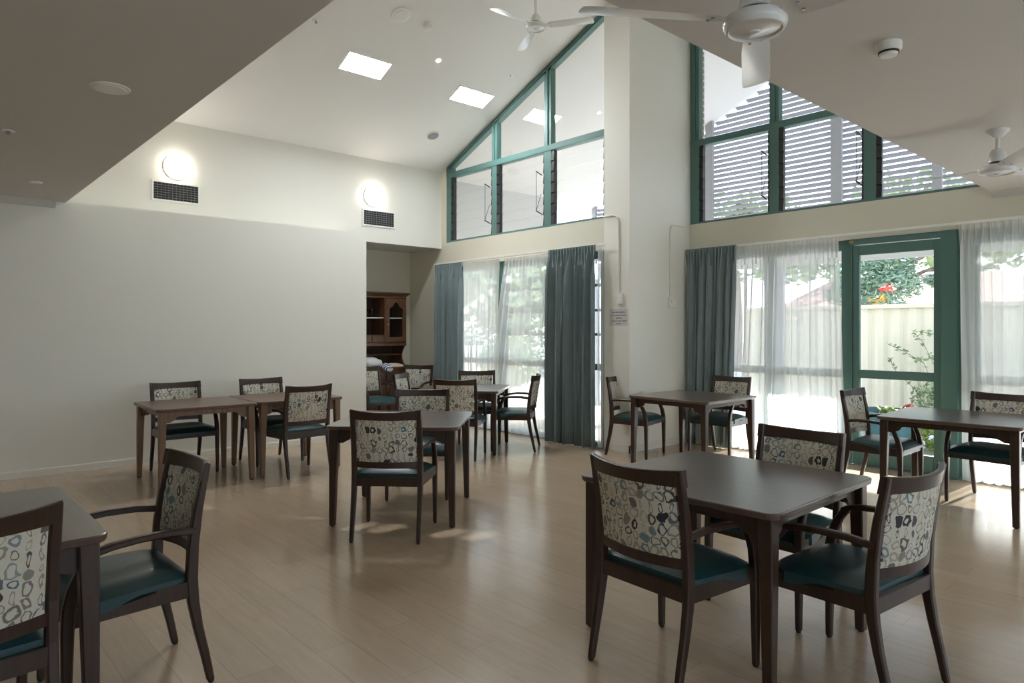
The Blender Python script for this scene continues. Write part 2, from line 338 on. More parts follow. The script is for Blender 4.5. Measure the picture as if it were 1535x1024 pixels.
# vaulted ceiling, carried on outside as the verandah lining
def slope_prism(bm, xa, xb, y0, y1, t=0.15):
    prism(bm, [(xa, zv(xa)), (xb, zv(xb)), (xb, zv(xb)+t), (xa, zv(xa)+t)], y0, y1)
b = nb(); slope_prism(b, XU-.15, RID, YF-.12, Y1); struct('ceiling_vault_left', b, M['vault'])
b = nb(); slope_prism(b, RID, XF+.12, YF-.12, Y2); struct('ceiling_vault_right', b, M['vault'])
b = nb(); slope_prism(b, -9.5, RID, Y1, Y3+.1); struct('ceiling_verandah_left', b, M['outwhite'])
b = nb(); slope_prism(b, RID, -1.2, Y2, Y3+.1); struct('ceiling_verandah_right', b, M['outwhite'])
# trims
def trim(name, pts, parent=None): 
    b = nb()
    for a in pts: box(b, *a)
    o = struct(name, b, M['trim']); return o
trim('baseboard_left', [(XL, XL+.018, YB, 4.888, 0, .062), (XL, XL+.014, YB, 4.884, .062, .070)])
trim('baseboard_pier', [(XP0+.03, XP1+.015, Y1-.015, Y1, 0, .09), (XP1, XP1+.015, Y1-.015, Y2, 0, .09)])
trim('baseboard_alcove', [(XA, XA+.015, 4.72, Y1, 0, .09), (XA, -8.75, Y1-.015, Y1, 0, .09)])
b = nb(); prism(b, [(XL, 2.76), (XL+.012, 2.76), (XL+.07, 2.82), (XL+.07, ZF), (XL, ZF)], YB, 1.22); struct('trim_1', b, M['ceil'])
b = nb(); prism(b, [(Y2, 2.77), (Y2-.012, 2.77), (Y2-.07, 2.82), (Y2-.07, ZF), (Y2, ZF)], XF, XR, 'x'); struct('trim_2', b, M['ceil'])

# ------------------------------------------------------------------ upper gable windows
BK = [0]
def bar(bm, x0, x1, z0, z1, y, d=0.09):      # successive bars sit a hair proud of each other, so no two faces coincide
    BK[0] = (BK[0]+1) % 9; k = BK[0]*0.0006; box(bm, x0, x1, y-k, y+d+k, z0, z1-k, 0.004)
def gable_window(name, y, jambs, zb, ztr, x_open):
    """jambs: list of (x0,x1) mullions; louvres in the lower bays, fixed panes in the upper ones"""
    fr = nb(); yy = y+0.01
    xa, xb = jambs[0][0], x_open
    bar(fr, xa, xb, zb, zb+.035, yy, .12)
    bar(fr, xa, xb, ztr, ztr+.085, yy-.006, .10)
    for (p, q) in jambs:
        zt = zv((p+q)/2) - 0.015
        prism(fr, [(p, zb), (q, zb), (q, zv(q)-.01), (p, zv(p)-.01)], yy, yy+.09)
        prism(fr, [((p+q)/2-.012, ztr+.08), ((p+q)/2+.012, ztr+.08), ((p+q)/2+.012, zt), ((p+q)/2-.012, zt)], yy-.014, yy)
    for s in ((jambs[0][0], min(x_open, RID)),) if jambs[0][0] < RID else ((max(jambs[0][0], RID), x_open),):
        for o0, o1, dy in ((0.0, 0.075, 0), (0.03, 0.05, -.012)):
            prism(fr, [(s[0], zv(s[0])-.005-o0), (s[1], zv(s[1])-.005-o0), (s[1], zv(s[1])-.005-o1), (s[0], zv(s[0])-.005-o1)], yy+dy, yy+.09)
    W = struct(name, fr, M['teal'])
    bays = [(jambs[i][1], jambs[i+1][0]) for i in range(len(jambs)-1)] + ([(jambs[-1][1], x_open)] if x_open-jambs[-1][1] > .2 else [])
    nbl = 7
    for (p, q) in bays:
        up = [(p, ztr+.08), (q, ztr+.08), (q, max(zv(q)-.06, ztr+.09)), (p, max(zv(p)-.06, ztr+.09))]
        if min(zv(p), zv(q)) > 3.2:
            g = nb(); prism(g, up, yy+.04, yy+.046); obj('pane', g, M['glass'], W)
        gal = nb(); ch = (ztr-zb-.035)/nbl
        for xg0, xg1 in ((p, p+.045), (q-.02, q)):
            box(gal, xg0, xg1, yy+.02, yy+.075, zb+.035, ztr)
            for k in range(nbl):
                zc = zb+.035+ch*(k+.5)
                prism(gal, [(yy-.004, zc-.07), (yy+.02, zc-.085), (yy+.02, zc+.06), (yy+.008, zc+.06)], xg0, xg1+(.012 if xg0 == p else 0), 'x')
        obj('louvre_gallery', gal, M['black'], W)
        lv = nb()
        for k in range(nbl):
            z0 = zb+.037+ch*k
            prism(lv, [(yy+.018, z0-.004), (yy+.024, z0-.004), (yy+.050, z0+ch+.006), (yy+.044, z0+ch+.006)], p+.045, q-.02, 'x')
        obj('louvre_blades', lv, M['glass'], W)
    return W, bays
W1u, bays1 = gable_window('window_1', Y1, [(-8.92, -8.80), (-7.79, -7.68), (-6.68, -6.55)], 2.895, 3.94, XP0)
W2u, bays2 = gable_window('window_2', Y2, [(-5.19, -5.06), (-4.08, -3.96), (-2.99, -2.86)], 2.895, 3.93, -1.85)
def winder(W, x, y, z0, z1):
    g = nb()
    for z in (z0, z1):
        tube(g, [(x, y, z), (x-.02, y-.10, z+.045)], .007); tube(g, [(x-.03, y, z+.02), (x-.04, y-.07, z+.05)], .006)
    tube(g, [(x-.02, y-.09, z0+.05), (x-.02, y-.09, z1+.03)], .0035)
    tube(g, [(x-.02, y-.09, z0+.05), (x, y-.02, z0+.28)], .0035)
    obj('winder_rod', g, M['black'], W)
for x in (-7.80, -6.70): winder(W1u, x, Y1-.01, 3.08, 3.62)
for x in (-4.10, -3.0): winder(W2u, x, Y2-.01, 3.08, 3.62)

# ------------------------------------------------------------------ lower windows and door
fr = nb(); y = Y1+.03
for x0, x1 in ((-8.72, -8.62), (-7.66, -7.54), (-6.66, -6.55), (-5.68, -5.6)): bar(fr, x0, x1, 0, 2.5, y)
bar(fr, -8.72, -5.6, 2.40, 2.5, y); bar(fr, -8.72, -5.6, 0, .07, y); bar(fr, -8.72, -5.6, .98, 1.06, y)
for z in (1.42, 1.73, 2.05): bar(fr, -7.54, -6.66, z, z+.038, y+.0, .07)
for z in (1.42, 1.73, 2.05): bar(fr, -6.55, -5.68, z, z+.038, y+.0, .07)
W3 = struct('window_3', fr, M['teal'])
for p, q in ((-8.62, -7.66), (-7.54, -6.66), (-6.55, -5.68)):
    for z0, z1 in ((.07, .98), (1.06, 2.4)):
        g = nb(); box(g, p, q, y+.04, y+.046, z0, z1); obj('pane', g, M['glass'], W3)
fr = nb(); y = Y2+.03
for x0, x1 in ((-5.02, -4.92), (-4.16, -4.04), (-3.235, -3.125)): bar(fr, x0, x1, 0, 2.5, y)
bar(fr, -5.02, -3.125, 2.39, 2.5, y); bar(fr, -5.02, -3.2, 0, .1, y); bar(fr, -5.02, -3.2, .96, 1.05, y)
W4 = struct('window_4', fr, M['teal'])
for p, q in ((-4.92, -4.16), (-4.04, -3.235)):
    for z0, z1 in ((.1, .96), (1.05, 2.39)):
        g = nb(); box(g, p, q, y+.04, y+.046, z0, z1); obj('pane', g, M['glass'], W4)
fr = nb()
for x0, x1 in ((-2.10, -1.93), (-0.95, -.85), (.15, .25)): bar(fr, x0, x1, 0, 2.5, y)
bar(fr, -2.1, .25, 2.35, 2.5, y); bar(fr, -2.1, .25, 0, .1, y); bar(fr, -2.1, .25, .96, 1.05, y)
W5 = struct('window_5', fr, M['teal'])
for p, q in ((-1.93, -.95), (-.85, .15)):
    for z0, z1 in ((.1, .96), (1.05, 2.35)):
        g = nb(); box(g, p, q, y+.04, y+.046, z0, z1); obj('pane', g, M['glass'], W5)
fr = nb(); box(fr, .9, .98, y, y+.09, 0, 2.5); box(fr, 2.82, 2.9, y, y+.09, 0, 2.5); box(fr, .9, 2.9, y, y+.09, 2.4, 2.5); box(fr, .9, 2.9, y, y+.09, 0, .1); box(fr, 1.85, 1.95, y, y+.09, 0, 2.5)
W6 = struct('window_6', fr, M['teal'])
g = nb(); box(g, .98, 2.82, y+.04, y+.046, .1, 2.4); obj('pane', g, M['glass'], W6)
# unseen right wall windows, added to bring more daylight into the room
for k, (y0, y1) in enumerate(((-2.8, -.4), (.6, 3.4), (4.4, 7.0))):
    fr = nb()
    for a, c in ((y0, y0+.07), (y1-.07, y1), ((y0+y1)/2-.04, (y0+y1)/2+.04)): box(fr, XR+.03, XR+.1, a, c, .9, 2.3)
    box(fr, XR+.03, XR+.1, y0, y1, .9, .97); box(fr, XR+.03, XR+.1, y0, y1, 2.23, 2.3)
    w = struct('window_%d' % (7+k), fr, M['teal']); g = nb(); box(g, XR+.06, XR+.066, y0+.07, y1-.07, .97, 2.23); obj('pane', g, M['glass'], w)
# door: frame head, leaf and wide right-hand jamb
fr = nb()
bar(fr, -3.12, -2.09, 2.44, 2.50, Y2-.02, .12); box(fr, -2.235, -2.085, Y2-.035, Y2+.11, 0, 2.5, .004)
box(fr, -3.125, -3.105, Y2-.01, Y2+.11, 0, 2.44, .003)
D = struct('door_1', fr, M['teal'])
lf = nb(); yl = Y2+.005
for x0, x1, z0, z1 in ((-3.10, -3.035, .015, 2.43), (-2.305, -2.24, .015, 2.43)): bar(lf, x0, x1, z0, z1, yl, .05)
for z0, z1 in ((2.32, 2.43), (.965, 1.06), (.015, .20)): bar(lf, -3.035, -2.305, z0, z1, yl, .05)
L = obj('door_leaf', lf, M['teal'], D)
for z0, z1 in ((.2, .965), (1.06, 2.32)):
    g = nb(); box(g, -3.035, -2.305, yl+.02, yl+.026, z0, z1); obj('pane', g, M['glass'], L)
g = nb(); box(g, -3.13, -3.08, Y2-.03, Y2-.008, 2.455, 2.485, .004); obj('door_catch', g, M['brass'], D)
g = nb(); box(g, -5.0, .25, Y2-.03, Y2+.1, 0, .012); struct('trim_3', g, M['steel'])
g = nb(); box(g, -8.72, -5.6, Y1-.01, Y1+.12, 0, .012); struct('trim_4', g, M['steel'])

# ------------------------------------------------------------------ curtain tracks, drapes and sheers
def track(label, x0, x1, y, z):
    g = nb(); box(g, x0, x1, y-.03, y+.0, z, z+.025, .003); o = obj('curtain_track', g, M['white']); tag(o, label, 'curtain rail')
track('white curtain track above the left lower window', -9.12, -5.48, Y1-.085, 2.545)
track('white curtain track running above the glass door', -5.19, .3, Y2-.085, 2.535)
def curtain(bm, xt0, xt1, xb0, xb1, y, zt, zb, folds, amp, seed, head=0.0, hamp=.021, hf=2):
    rnd = random.Random(seed); ph = [rnd.uniform(0, 6.28) for _ in range(6)]
    nx = int(folds*12); zs = [zt, zt-.02, zt-.05, zt-.08] + [zt-.08-(zt-.08-zb)*(k/16) for k in range(1, 17)]
    rows = []
    for z in zs:
        t = (zt-z)/(zt-zb); row = []
        w = min(1, max(0, (zt-z-.08)/.25))          # the pleats open out below the heading
        for i in range(nx+1):
            s = i/nx
            x = (xt0+(xt1-xt0)*s)*(1-t) + (xb0+(xb1-xb0)*s)*t
            sw = s + .25/folds*math.sin(2*PI*s*folds*.37+ph[0]) + .12/folds*math.sin(2*PI*s*folds*.71+ph[1]+t*1.3)
            a = amp*w*(0.7+.3*math.sin(2*PI*s*2.3+ph[2]+t))*(1+.25*t)
            yy = y + a*math.sin(2*PI*folds*sw) + a*.35*math.sin(2*PI*folds*2*sw+ph[3]+t*2)*w + hamp*(1-w*.85)*math.sin(2*PI*folds*hf*s)
            row.append(bm.verts.new((x + .3*a*math.sin(4*PI*folds*sw), yy, z)))
        rows.append(row)
    for a, c in zip(rows[:-1], rows[1:]):
        for i in range(nx): bm.faces.new((a[i], a[i+1], c[i+1], c[i]))
def add_solid(o, th):
    m = o.modifiers.new('thickness', 'SOLIDIFY'); m.thickness = th; m.offset = 0
def drape(label, *a, **k):
    g = nb(); curtain(g, *a, **k); o = obj('curtain', g, M['drape'], smooth=True); add_solid(o, .004)
    tag(o, label, 'curtain'); return o
drape('narrow slate teal drape left of the far lower window', -9.09, -8.37, -9.08, -8.40, Y1-.10, 2.545, .015, 6, .058, 1)
drape('wide slate teal drape left of the notice on the pier', -6.46, -5.63, -6.50, -5.64, Y1-.13, 2.56, .015, 8, .066, 2)
drape('slate teal drape in the corner beside the pier, left of the door', -5.17, -4.44, -5.17, -4.52, Y2-.13, 2.555, .015, 8, .066, 3)
def sheer(label, *a, **k):
    g = nb(); curtain(g, *a, **k); o = obj('sheer_curtain', g, M['sheer'], smooth=True); tag(o, label, 'sheer curtain'); return o
sheer('sheer white curtain beside the narrow left drape, gathered to its right', -8.40, -7.53, -8.42, -7.60, Y1-.06, 2.53, .02, 9, .026, 4)
sheer('sheer white curtain with slanting left edge, beside the wide drape', -7.43, -6.30, -7.85, -6.30, Y1-.055, 2.53, .02, 8, .022, 5)
sheer('sliver of sheer curtain showing right of the wide teal drape', -5.66, -5.57, -5.66, -5.57, Y1-.05, 2.53, .02, 2, .015, 6)
sheer('bright sunlit sheer curtain left of the glass door', -4.46, -3.22, -4.60, -3.16, Y2-.09, 2.535, .02, 13, .036, 7)
sheer('sheer white curtain right of the glass door, by the frame edge', -2.06, .28, -2.02, .28, Y2-.09, 2.545, .02, 20, .036, 8)

# ------------------------------------------------------------------ wall fittings
for k, (yy, lab) in enumerate(((2.56, 'round glowing wall lamp nearer the left side of the photo'), (5.32, 'round glowing wall lamp nearer the tall window'))):
    t = thing('wall_lamp', lab, 'lamp', (XU, yy, 3.50), 0, 'round wall lamps on the upper left wall')
    g = nb(); loft(g, [[(x, r*math.cos(2*PI*i/32), r*math.sin(2*PI*i/32)) for i in range(32)] for x, r in ((0, .15), (.03, .15))]); obj('base', g, M['white'], t)
    g = nb(); loft(g, [[(x, r*math.cos(2*PI*i/32), r*math.sin(2*PI*i/32)) for i in range(32)] for x, r in ((.03, .148), (.055, .145), (.075, .125), (.092, .085), (.1, .03))]); obj('diffuser', g, M['lamp'], t, True)
for y0, y1, z0, z1, lab in ((2.305, 2.82, 3.09, 3.295, 'rectangular air grille under the nearer wall lamp'), (5.17, 5.69, 3.075, 3.285, 'rectangular air grille under the farther wall lamp')):
    t = thing('air_grille', lab, 'vent', (XU, (y0+y1)/2, (z0+z1)/2), 0, 'air grilles on the upper left wall')
    h, v = (y1-y0)/2, (z1-z0)/2
    g = nb(); box(g, 0, .003, -h, h, -v, v); obj('duct_back', g, M['grille_dark'], t)
    g = nb(); f = .025
    for a in ((-h-f, h+f, v, v+f), (-h-f, h+f, -v-f, -v), (-h-f, -h, -v, v), (h, h+f, -v, v)): box(g, 0, .012, *a, .002)
    obj('frame', g, M['white'], t)
    g = nb(); n = 12
    for i in range(1, n): box(g, .002, .008, -h+2*h*i/n-.0012, -h+2*h*i/n+.0012, -v, v)
    for i in range(1, 7): box(g, .003, .009, -h, h, -v+2*v*i/7-.0022, -v+2*v*i/7+.0022)
    obj('bars', g, M['steel'], t)
# conduits and switches
g = nb(); yc = Y1-.012
tube(g, [(-5.60, yc, 2.915), (-5.45, yc, 2.915), (-5.40, yc, 2.90), (-5.372, yc, 2.87), (-5.36, yc, 2.82), (-5.355, yc, 1.94)], .010)
tag(obj('cable_conduit', g, M['trim'], smooth=True), 'thin cream conduit bent down the narrow front face of the pier', 'conduit')
g = nb(); xc = XP1+.012
tube(g, [(xc, Y2-.01, 2.86), (xc, 7.53, 2.86), (xc, 7.46, 2.84), (xc, 7.43, 2.79), (xc, 7.425, 1.93)], .010)
tag(obj('cable_conduit', g, M['trim'], smooth=True), 'thin cream conduit bent down the white side of the pier', 'conduit')
t = thing('wall_switch', 'white window switch box above the notice on the pier', 'switch', (-5.33, Y1, 1.885))
g = nb(); box(g, -.045, .045, -.035, 0, -.075, .055, .005); obj('switch_box', g, M['white'], t)
g = nb(); box(g, -.055, -.03, -.05, -.03, -.005, .03, .004); obj('rocker', g, M['trim'], t)
t = thing('wall_switch', 'white switch box on the pier side beside the corner drape', 'switch', (XP1, 7.44, 1.86))
g = nb(); box(g, 0, .03, -.06, .045, -.075, .06, .005); obj('switch_box', g, M['white'], t)
g = nb(); box(g, 0, .018, .05, .12, -.08, .03, .004); obj('cover_plate', g, M['white'], t)
g = nb(); box(g, .03, .04, -.025, .01, -.02, .03, .003); obj('rocker', g, M['trim'], t)
t = thing('paper_notice', 'small white notice taped to the pier below the switch', 'notice', (-5.365, Y1, 1.65))
g = nb(); box(g, -.145, .140, -.003, 0, -.105, .105); obj('sheet', g, M['paper'], t)
for k, (z, segs) in enumerate(((.062, ((-.10, -.06), (-.05, -.01), (0, .10))), (.025, ((-.115, -.07), (-.06, .02), (.03, .12))), (-.01, ((-.045, .045),)), (-.045, ((-.11, -.02), (-.01, .04), (.05, .12))), (-.08, ((-.04, .04),)))):
    g = nb()
    for a, c in segs: box(g, a, c, -.004, -.003, z-.006, z+.006)
    obj('line_of_writing', g, M['ink'], t)

# ------------------------------------------------------------------ ceiling fittings
TILT = math.atan(SL)
def on_vault(t): t.rotation_euler = (0, -TILT, 0)
def panel(lab, y0, y1, x0, x1):
    xc, yc_ = (x0+x1)/2, (y0+y1)/2; t = thing('ceiling_light', lab, 'ceiling light', (xc, yc_, zv(xc)), 0, 'bright square panels in the raked ceiling'); on_vault(t)
    h = (y1-y0)/2; w = (x1-x0)/2/math.cos(TILT)
    g = nb(); box(g, -w+.01, w-.01, -h+.01, h-.01, -.008, -.002); obj('diffuser', g, M['sky'], t)
    g = nb(); 
    for a in ((-w, w, -h, -h+.012), (-w, w, h-.012, h), (-w, -w+.012, -h, h), (w-.012, w, -h, h)): box(g, *a, -.014, -.001)
    obj('frame', g, M['white'], t)
panel('bright square ceiling panel farther left on the raked ceiling', 3.985, 4.58, -7.60, -7.31)
panel('bright square ceiling panel nearer the tall gable window', 5.655, 6.265, -7.595, -7.325)
def disc(name, lab, cat, x, y, prof, mats, parts, vault=True, group=None):
    t = thing(name, lab, cat, (x, y, zv(x) if vault else ZF), 0, group)
    if vault: on_vault(t)
    for pr, m_, nm in zip(prof, mats, parts):
        g = nb(); lathe(g, pr, 28); obj(nm, g, M[m_], t, True)
disc('ceiling_speaker', 'white round speaker high on the raked ceiling beside a detector', 'speaker', -6.647, 4.277, [[(.115, -.001), (.112, -.010), (.10, -.012), (.0, -.013)], [(.075, -.012), (.07, -.018), (0, -.018)]], ['white', 'trim'], ['rim', 'grille'])
disc('ceiling_speaker', 'greyish round ceiling speaker low on the raked ceiling', 'speaker', -8.319, 5.911, [[(.10, -.001), (.098, -.010), (.0, -.011)], [(.085, -.011), (.08, -.014), (0, -.014)]], ['trim', 'post'], ['rim', 'grille'])
disc('smoke_detector', 'small smoke detector on the raked ceiling', 'smoke detector', -6.668, 4.661, [[(.06, 0), (.06, -.022), (.052, -.03)], [(.045, -.03), (.045, -.038), (.034, -.052), (.0, -.055)]], ['white', 'white'], ['base', 'sensor'])
disc('downlight', 'small lit downlight between the two bright ceiling panels', 'downlight', -7.064, 5.102, [[(.05, 0), (.048, -.006), (.032, -.007)], [(.03, -.004), (.028, -.010), (0, -.010)]], ['white', 'spot'], ['rim', 'lens'])
disc('sprinkler_head', 'tiny sprinkler head on the raked ceiling near the gable rake', 'sprinkler', -6.944, 6.222, [[(.035, 0), (.033, -.005), (.01, -.006)], [(.008, -.005), (.008, -.03), (.016, -.034), (0, -.036)]], ['white', 'steel'], ['plate', 'nozzle'])
disc('sprinkler_head', 'tiny sprinkler head on the raked ceiling by the flat ceiling edge', 'sprinkler', -7.061, 3.436, [[(.035, 0), (.033, -.005), (.01, -.006)], [(.008, -.005), (.008, -.03), (.016, -.034), (0, -.036)]], ['white', 'steel'], ['plate', 'nozzle'])
disc('ceiling_speaker', 'flush round speaker in the shaded flat ceiling at upper left', 'speaker', -4.264, .869, [[(.10, -.001), (.098, -.008), (.088, -.010), (0, -.008)], [(.08, -.009), (.078, -.013), (0, -.013)]], ['trim', 'white'], ['rim', 'grille'], False)
disc('sprinkler_head', 'small sprinkler at the left edge of the flat ceiling', 'sprinkler', -5.651, .55, [[(.04, 0), (.038, -.006), (.01, -.007)], [(.01, -.006), (.01, -.02), (.02, -.024), (0, -.026)]], ['white', 'steel'], ['plate', 'nozzle'], False)
disc('cover_disc', 'small round cover on the flat ceiling near the left cornice', 'ceiling cover', -7.45, .93, [[(.05, 0), (.048, -.010), (0, -.012)]], ['white'], ['plate'], False)
disc('smoke_detector', 'large smoke detector on the flat ceiling right of the near fan', 'smoke detector', -1.187, 3.424, [[(.056, 0), (.056, -.030), (.050, -.040)], [(.040, -.047), (.034, -.060), (.0, -.064)], [(.044, -.038), (.044, -.048), (.0, -.048)]], ['trim', 'white', 'black'], ['base', 'sensor', 'vent_gap'], False)

def fan(lab, x, y, ztop, zhub, ang):
    t = thing('ceiling_fan', lab, 'ceiling fan', (x, y, 0), 0, 'white three-bladed ceiling fans')
    g = nb(); lathe(g, [(.068, ztop), (.066, ztop-.012), (.045, ztop-.035), (.028, ztop-.05), (.016, ztop-.055)]); obj('canopy', g, M['fanwhite'], t, True)
    g = nb(); lathe(g, [(.013, ztop-.03), (.013, zhub+.14)], 14); obj('down_rod', g, M['fanwhite'], t, True)
    g = nb(); lathe(g, [(.018, zhub+.165), (.032, zhub+.16), (.050, zhub+.13), (.055, zhub+.075)]); obj('rod_cover', g, M['fanwhite'], t, True)
    g = nb(); lathe(g, [(.045, zhub+.078), (.048, zhub+.055)]); obj('motor_gap', g, M['black'], t, True)
    g = nb(); lathe(g, [(.05, zhub+.062), (.075, zhub+.058), (.105, zhub+.045), (.110, zhub+.035), (.110, zhub+.018), (.107, zhub+.012), (.100, zhub), (.094, zhub-.002), (.090, zhub+.006), (.02, zhub-.004), (.02, zhub-.010), (.0, zhub-.012)], 40); obj('motor_housing', g, M['fanwhite'], t, True)
    for k in range(3):
        a = math.radians(ang+120*k); g = nb(); rings = []
        for r, w, dz, pitch in ((.09, .05, .030, -.1), (.13, .055, .030, -.2), (.15, .095, .030, -.24), (.25, .108, .028, -.24), (.45, .115, .025, -.22), (.60, .118, .022, -.20), (.628, .11, .022, -.20), (.64, .08, .022, -.20)):
            ring = []
            for s, h in ((-1, 0), (-.5, .006), (.5, .006), (1, 0), (.5, -.001), (-.5, -.001)):
                ly, lz = s*w/2, h; yy = ly*math.cos(pitch)-lz*math.sin(pitch); zz = ly*math.sin(pitch)+lz*math.cos(pitch)
                ring.append((r*math.cos(a)-yy*math.sin(a), r*math.sin(a)+yy*math.cos(a), zhub+dz+zz))
            rings.append(ring)
        loft(g, rings); bl = obj('blade', g, M['fanwhite'], t, True)
        g = nb()
        for r, o_ in ((.17, -.02), (.17, .02)):
            px, py = r*math.cos(a)-o_*math.sin(a), r*math.sin(a)+o_*math.cos(a); pz = zhub+.030-o_*math.tan(.24)
            lathe(g, [(.006, pz-.006), (.006, pz-.001)], 8, px, py)
        obj('screw', g, M['steel'], bl)
fan('large near ceiling fan at the top edge of the view', -1.228, 2.271, ZF, 2.565, -122)
fan('high ceiling fan on a long rod under the ridge by the gable window', -5.40, 5.212, ZR-.01, 4.80, -88)
fan('far right ceiling fan on a short rod near the window wall', -1.217, 5.455, ZF, 2.54, 181)

# ------------------------------------------------------------------ armchairs
def ypost(z):
    P = [(0, -.290), (.12, -.266), (.25, -.236), (.36, -.217), (.46, -.210), (.60, -.216), (.75, -.236), (.93, -.272)]
    for (a, ya), (c, yc2) in zip(P[:-1], P[1:]):
        if z <= c: return ya+(yc2-ya)*(z-a)/(c-a)
    return P[-1][1]
def bow(x): return -.052*(1-(x/.235)**2)          # back curved in plan
def make_chair():
    t = thing('armchair', '', 'chair')
    for s in (-1, 1):
        g = nb(); rr_ = []
        for z, w, d in ((.012, .028, .030), (.06, .030, .032), (.12, .032, .034), (.18, .033, .036), (.25, .034, .038), (.36, .036, .044), (.46, .036, .046), (.60, .036, .042), (.75, .036, .036), (.93, .034, .028)):
            rr_.append(rrect(s*(.238 if z > .3 else .238), ypost(z), w, d, z))
        loft(g, rr_); l = obj('leg', g, M['wood'], t)
        g = nb(); lathe(g, [(.011, 0), (.013, .004), (.013, .014)], 12, s*.238, ypost(0)); obj('glide', g, M['black'], l)
        # front leg runs up past the seat and sweeps back into the arm
        g = nb(); rr_ = []
        for z, yy, w, d in ((.012, .240, .028, .030), (.2, .238, .033, .036), (.38, .236, .038, .044), (.46, .232, .038, .046), (.53, .218, .036, .042), (.59, .192, .034, .040), (.635, .158, .032, .042), (.655, .135, .032, .046)):
            rr_.append(rrect(s*(.262 if z < .5 else .262), yy, w, d, z))
        loft(g, rr_); l = obj('leg', g, M['wood'], t)
        g = nb(); lathe(g, [(.011, 0), (.013, .004), (.013, .014)], 12, s*.262, .240); obj('glide', g, M['black'], l)
        # arm
        g = nb(); rr_ = []
        for y_, xx, zt, w, h in ((-.225, .246, .672, .026, .030), (-.12, .256, .684, .032, .028), (0, .264, .684, .038, .026), (.09, .266, .676, .040, .026), (.15, .264, .662, .038, .026), (.175, .262, .648, .034, .022)):
            c = .006; X = s*xx
            rr_.append([(X-w/2+c, y_, zt-h), (X+w/2-c, y_, zt-h), (X+w/2, y_, zt-h+c), (X+w/2, y_, zt-c), (X+w/2-c, y_, zt), (X-w/2+c, y_, zt), (X-w/2, y_, zt-c), (X-w/2, y_, zt-h+c)])
        loft(g, rr_); obj('armrest', g, M['wood'], t)
    # seat frame
    g = nb()
    for s in (-1, 1):
        prism(g, [(s*.232, -.20), (s*.252, -.20), (s*.274, .225), (s*.254, .225)], .385, .452, 'z')
    box(g, -.235, .235, -.232, -.208, .385, .452, .003); box(g, -.25, .25, .222, .246, .385, .445, .003)
    obj('seat_frame', g, M['wood'], t)
    # upholstered seat: domed, with a waterfall front and a dipped front edge
    g = nb(); nx, ny = 14, 12; V = {}
    def sxw(v):
        if v < .08: return .218
        if v < .78: return .244+.045*v
        return max(.243, .279-.032*(v-.78)/.06)
    for j in range(ny+1):
        v = j/ny; y_ = -.205+.462*v
        for i in range(nx+1):
            u = -1+2*i/nx; x = u*sxw(v); ed = (1-abs(u)**5)*(1-abs(2*v-1)**6)
            z = .455+.018+.036*max(0, ed)-.012*v - (.022*max(0, (v-.8)/.2)**2)
            V[i, j] = g.verts.new((x, y_, z))
    for j in range(ny):
        for i in range(nx): g.faces.new((V[i, j], V[i+1, j], V[i+1, j+1], V[i, j+1]))
    ring = [V[i, 0] for i in range(nx+1)] + [V[nx, j] for j in range(1, ny+1)] + [V[i, ny] for i in range(nx-1, -1, -1)] + [V[0, j] for j in range(ny-1, 0, -1)]
    low = []
    for v_ in ring:
        fx = v_.co.x*1.0; dip = .0
        if v_.co.y > -.02: q_ = min(1, (v_.co.y+.02)/.14); dip = .034*q_*q_*(3-2*q_)
        low.append(g.verts.new((fx*1.006, v_.co.y*1.005, .449-dip)))
    for k in range(len(ring)): g.faces.new((ring[k], ring[(k+1) % len(ring)], low[(k+1) % len(ring)], low[k]))
    g.faces.new(low)
    obj('seat', g, M['vinyl'], t, True)
    # crest rail and lower back rail
    def rail(z0f, z1f, name, th):
        g = nb(); rr_ = []
        for k in range(13):
            x = -.254+.508*k/12 if name == 'crest_rail' else -.222+.444*k/12
            z0, z1 = z0f(x), z1f(x); ya, yb = ypost(z0)+bow(x), ypost(z1)+bow(x)
            rr_.append([(x, ya-th/2, z0), (x, ya+th/2, z0), (x, yb+th/2, z1-.003), (x, yb+th/2-.004, z1), (x, yb-th/2+.004, z1), (x, yb-th/2, z1-.003)])
        loft(g, rr_); obj(name, g, M['wood'], t, True)
    rail(lambda x: .864, lambda x: .922+.014*(x/.25)**2, 'crest_rail', .026)
    rail(lambda x: .520, lambda x: .566, 'lower_rail', .022)
    # printed back panel
    g = nb(); rr_ = []
    for k in range(15):
        x = -.214+.428*k/14; e_ = 1-abs(x/.214)**6; ring = []
        prof = [(0, 0), (.08, .7), (.3, 1), (.6, 1), (.9, .8), (1, 0)]
        for f_, h in prof: z = .560+.308*f_; ring.append((x, ypost(z)+bow(x)+.008+.010*h*e_, z))
        for f_, h in prof[::-1]: z = .560+.308*f_; ring.append((x, ypost(z)+bow(x)-.008-.008*h*e_, z))
        rr_.append(ring)
    loft(g, rr_); obj('backrest', g, M['fabric'], t, True)
    return t
proto = make_chair()
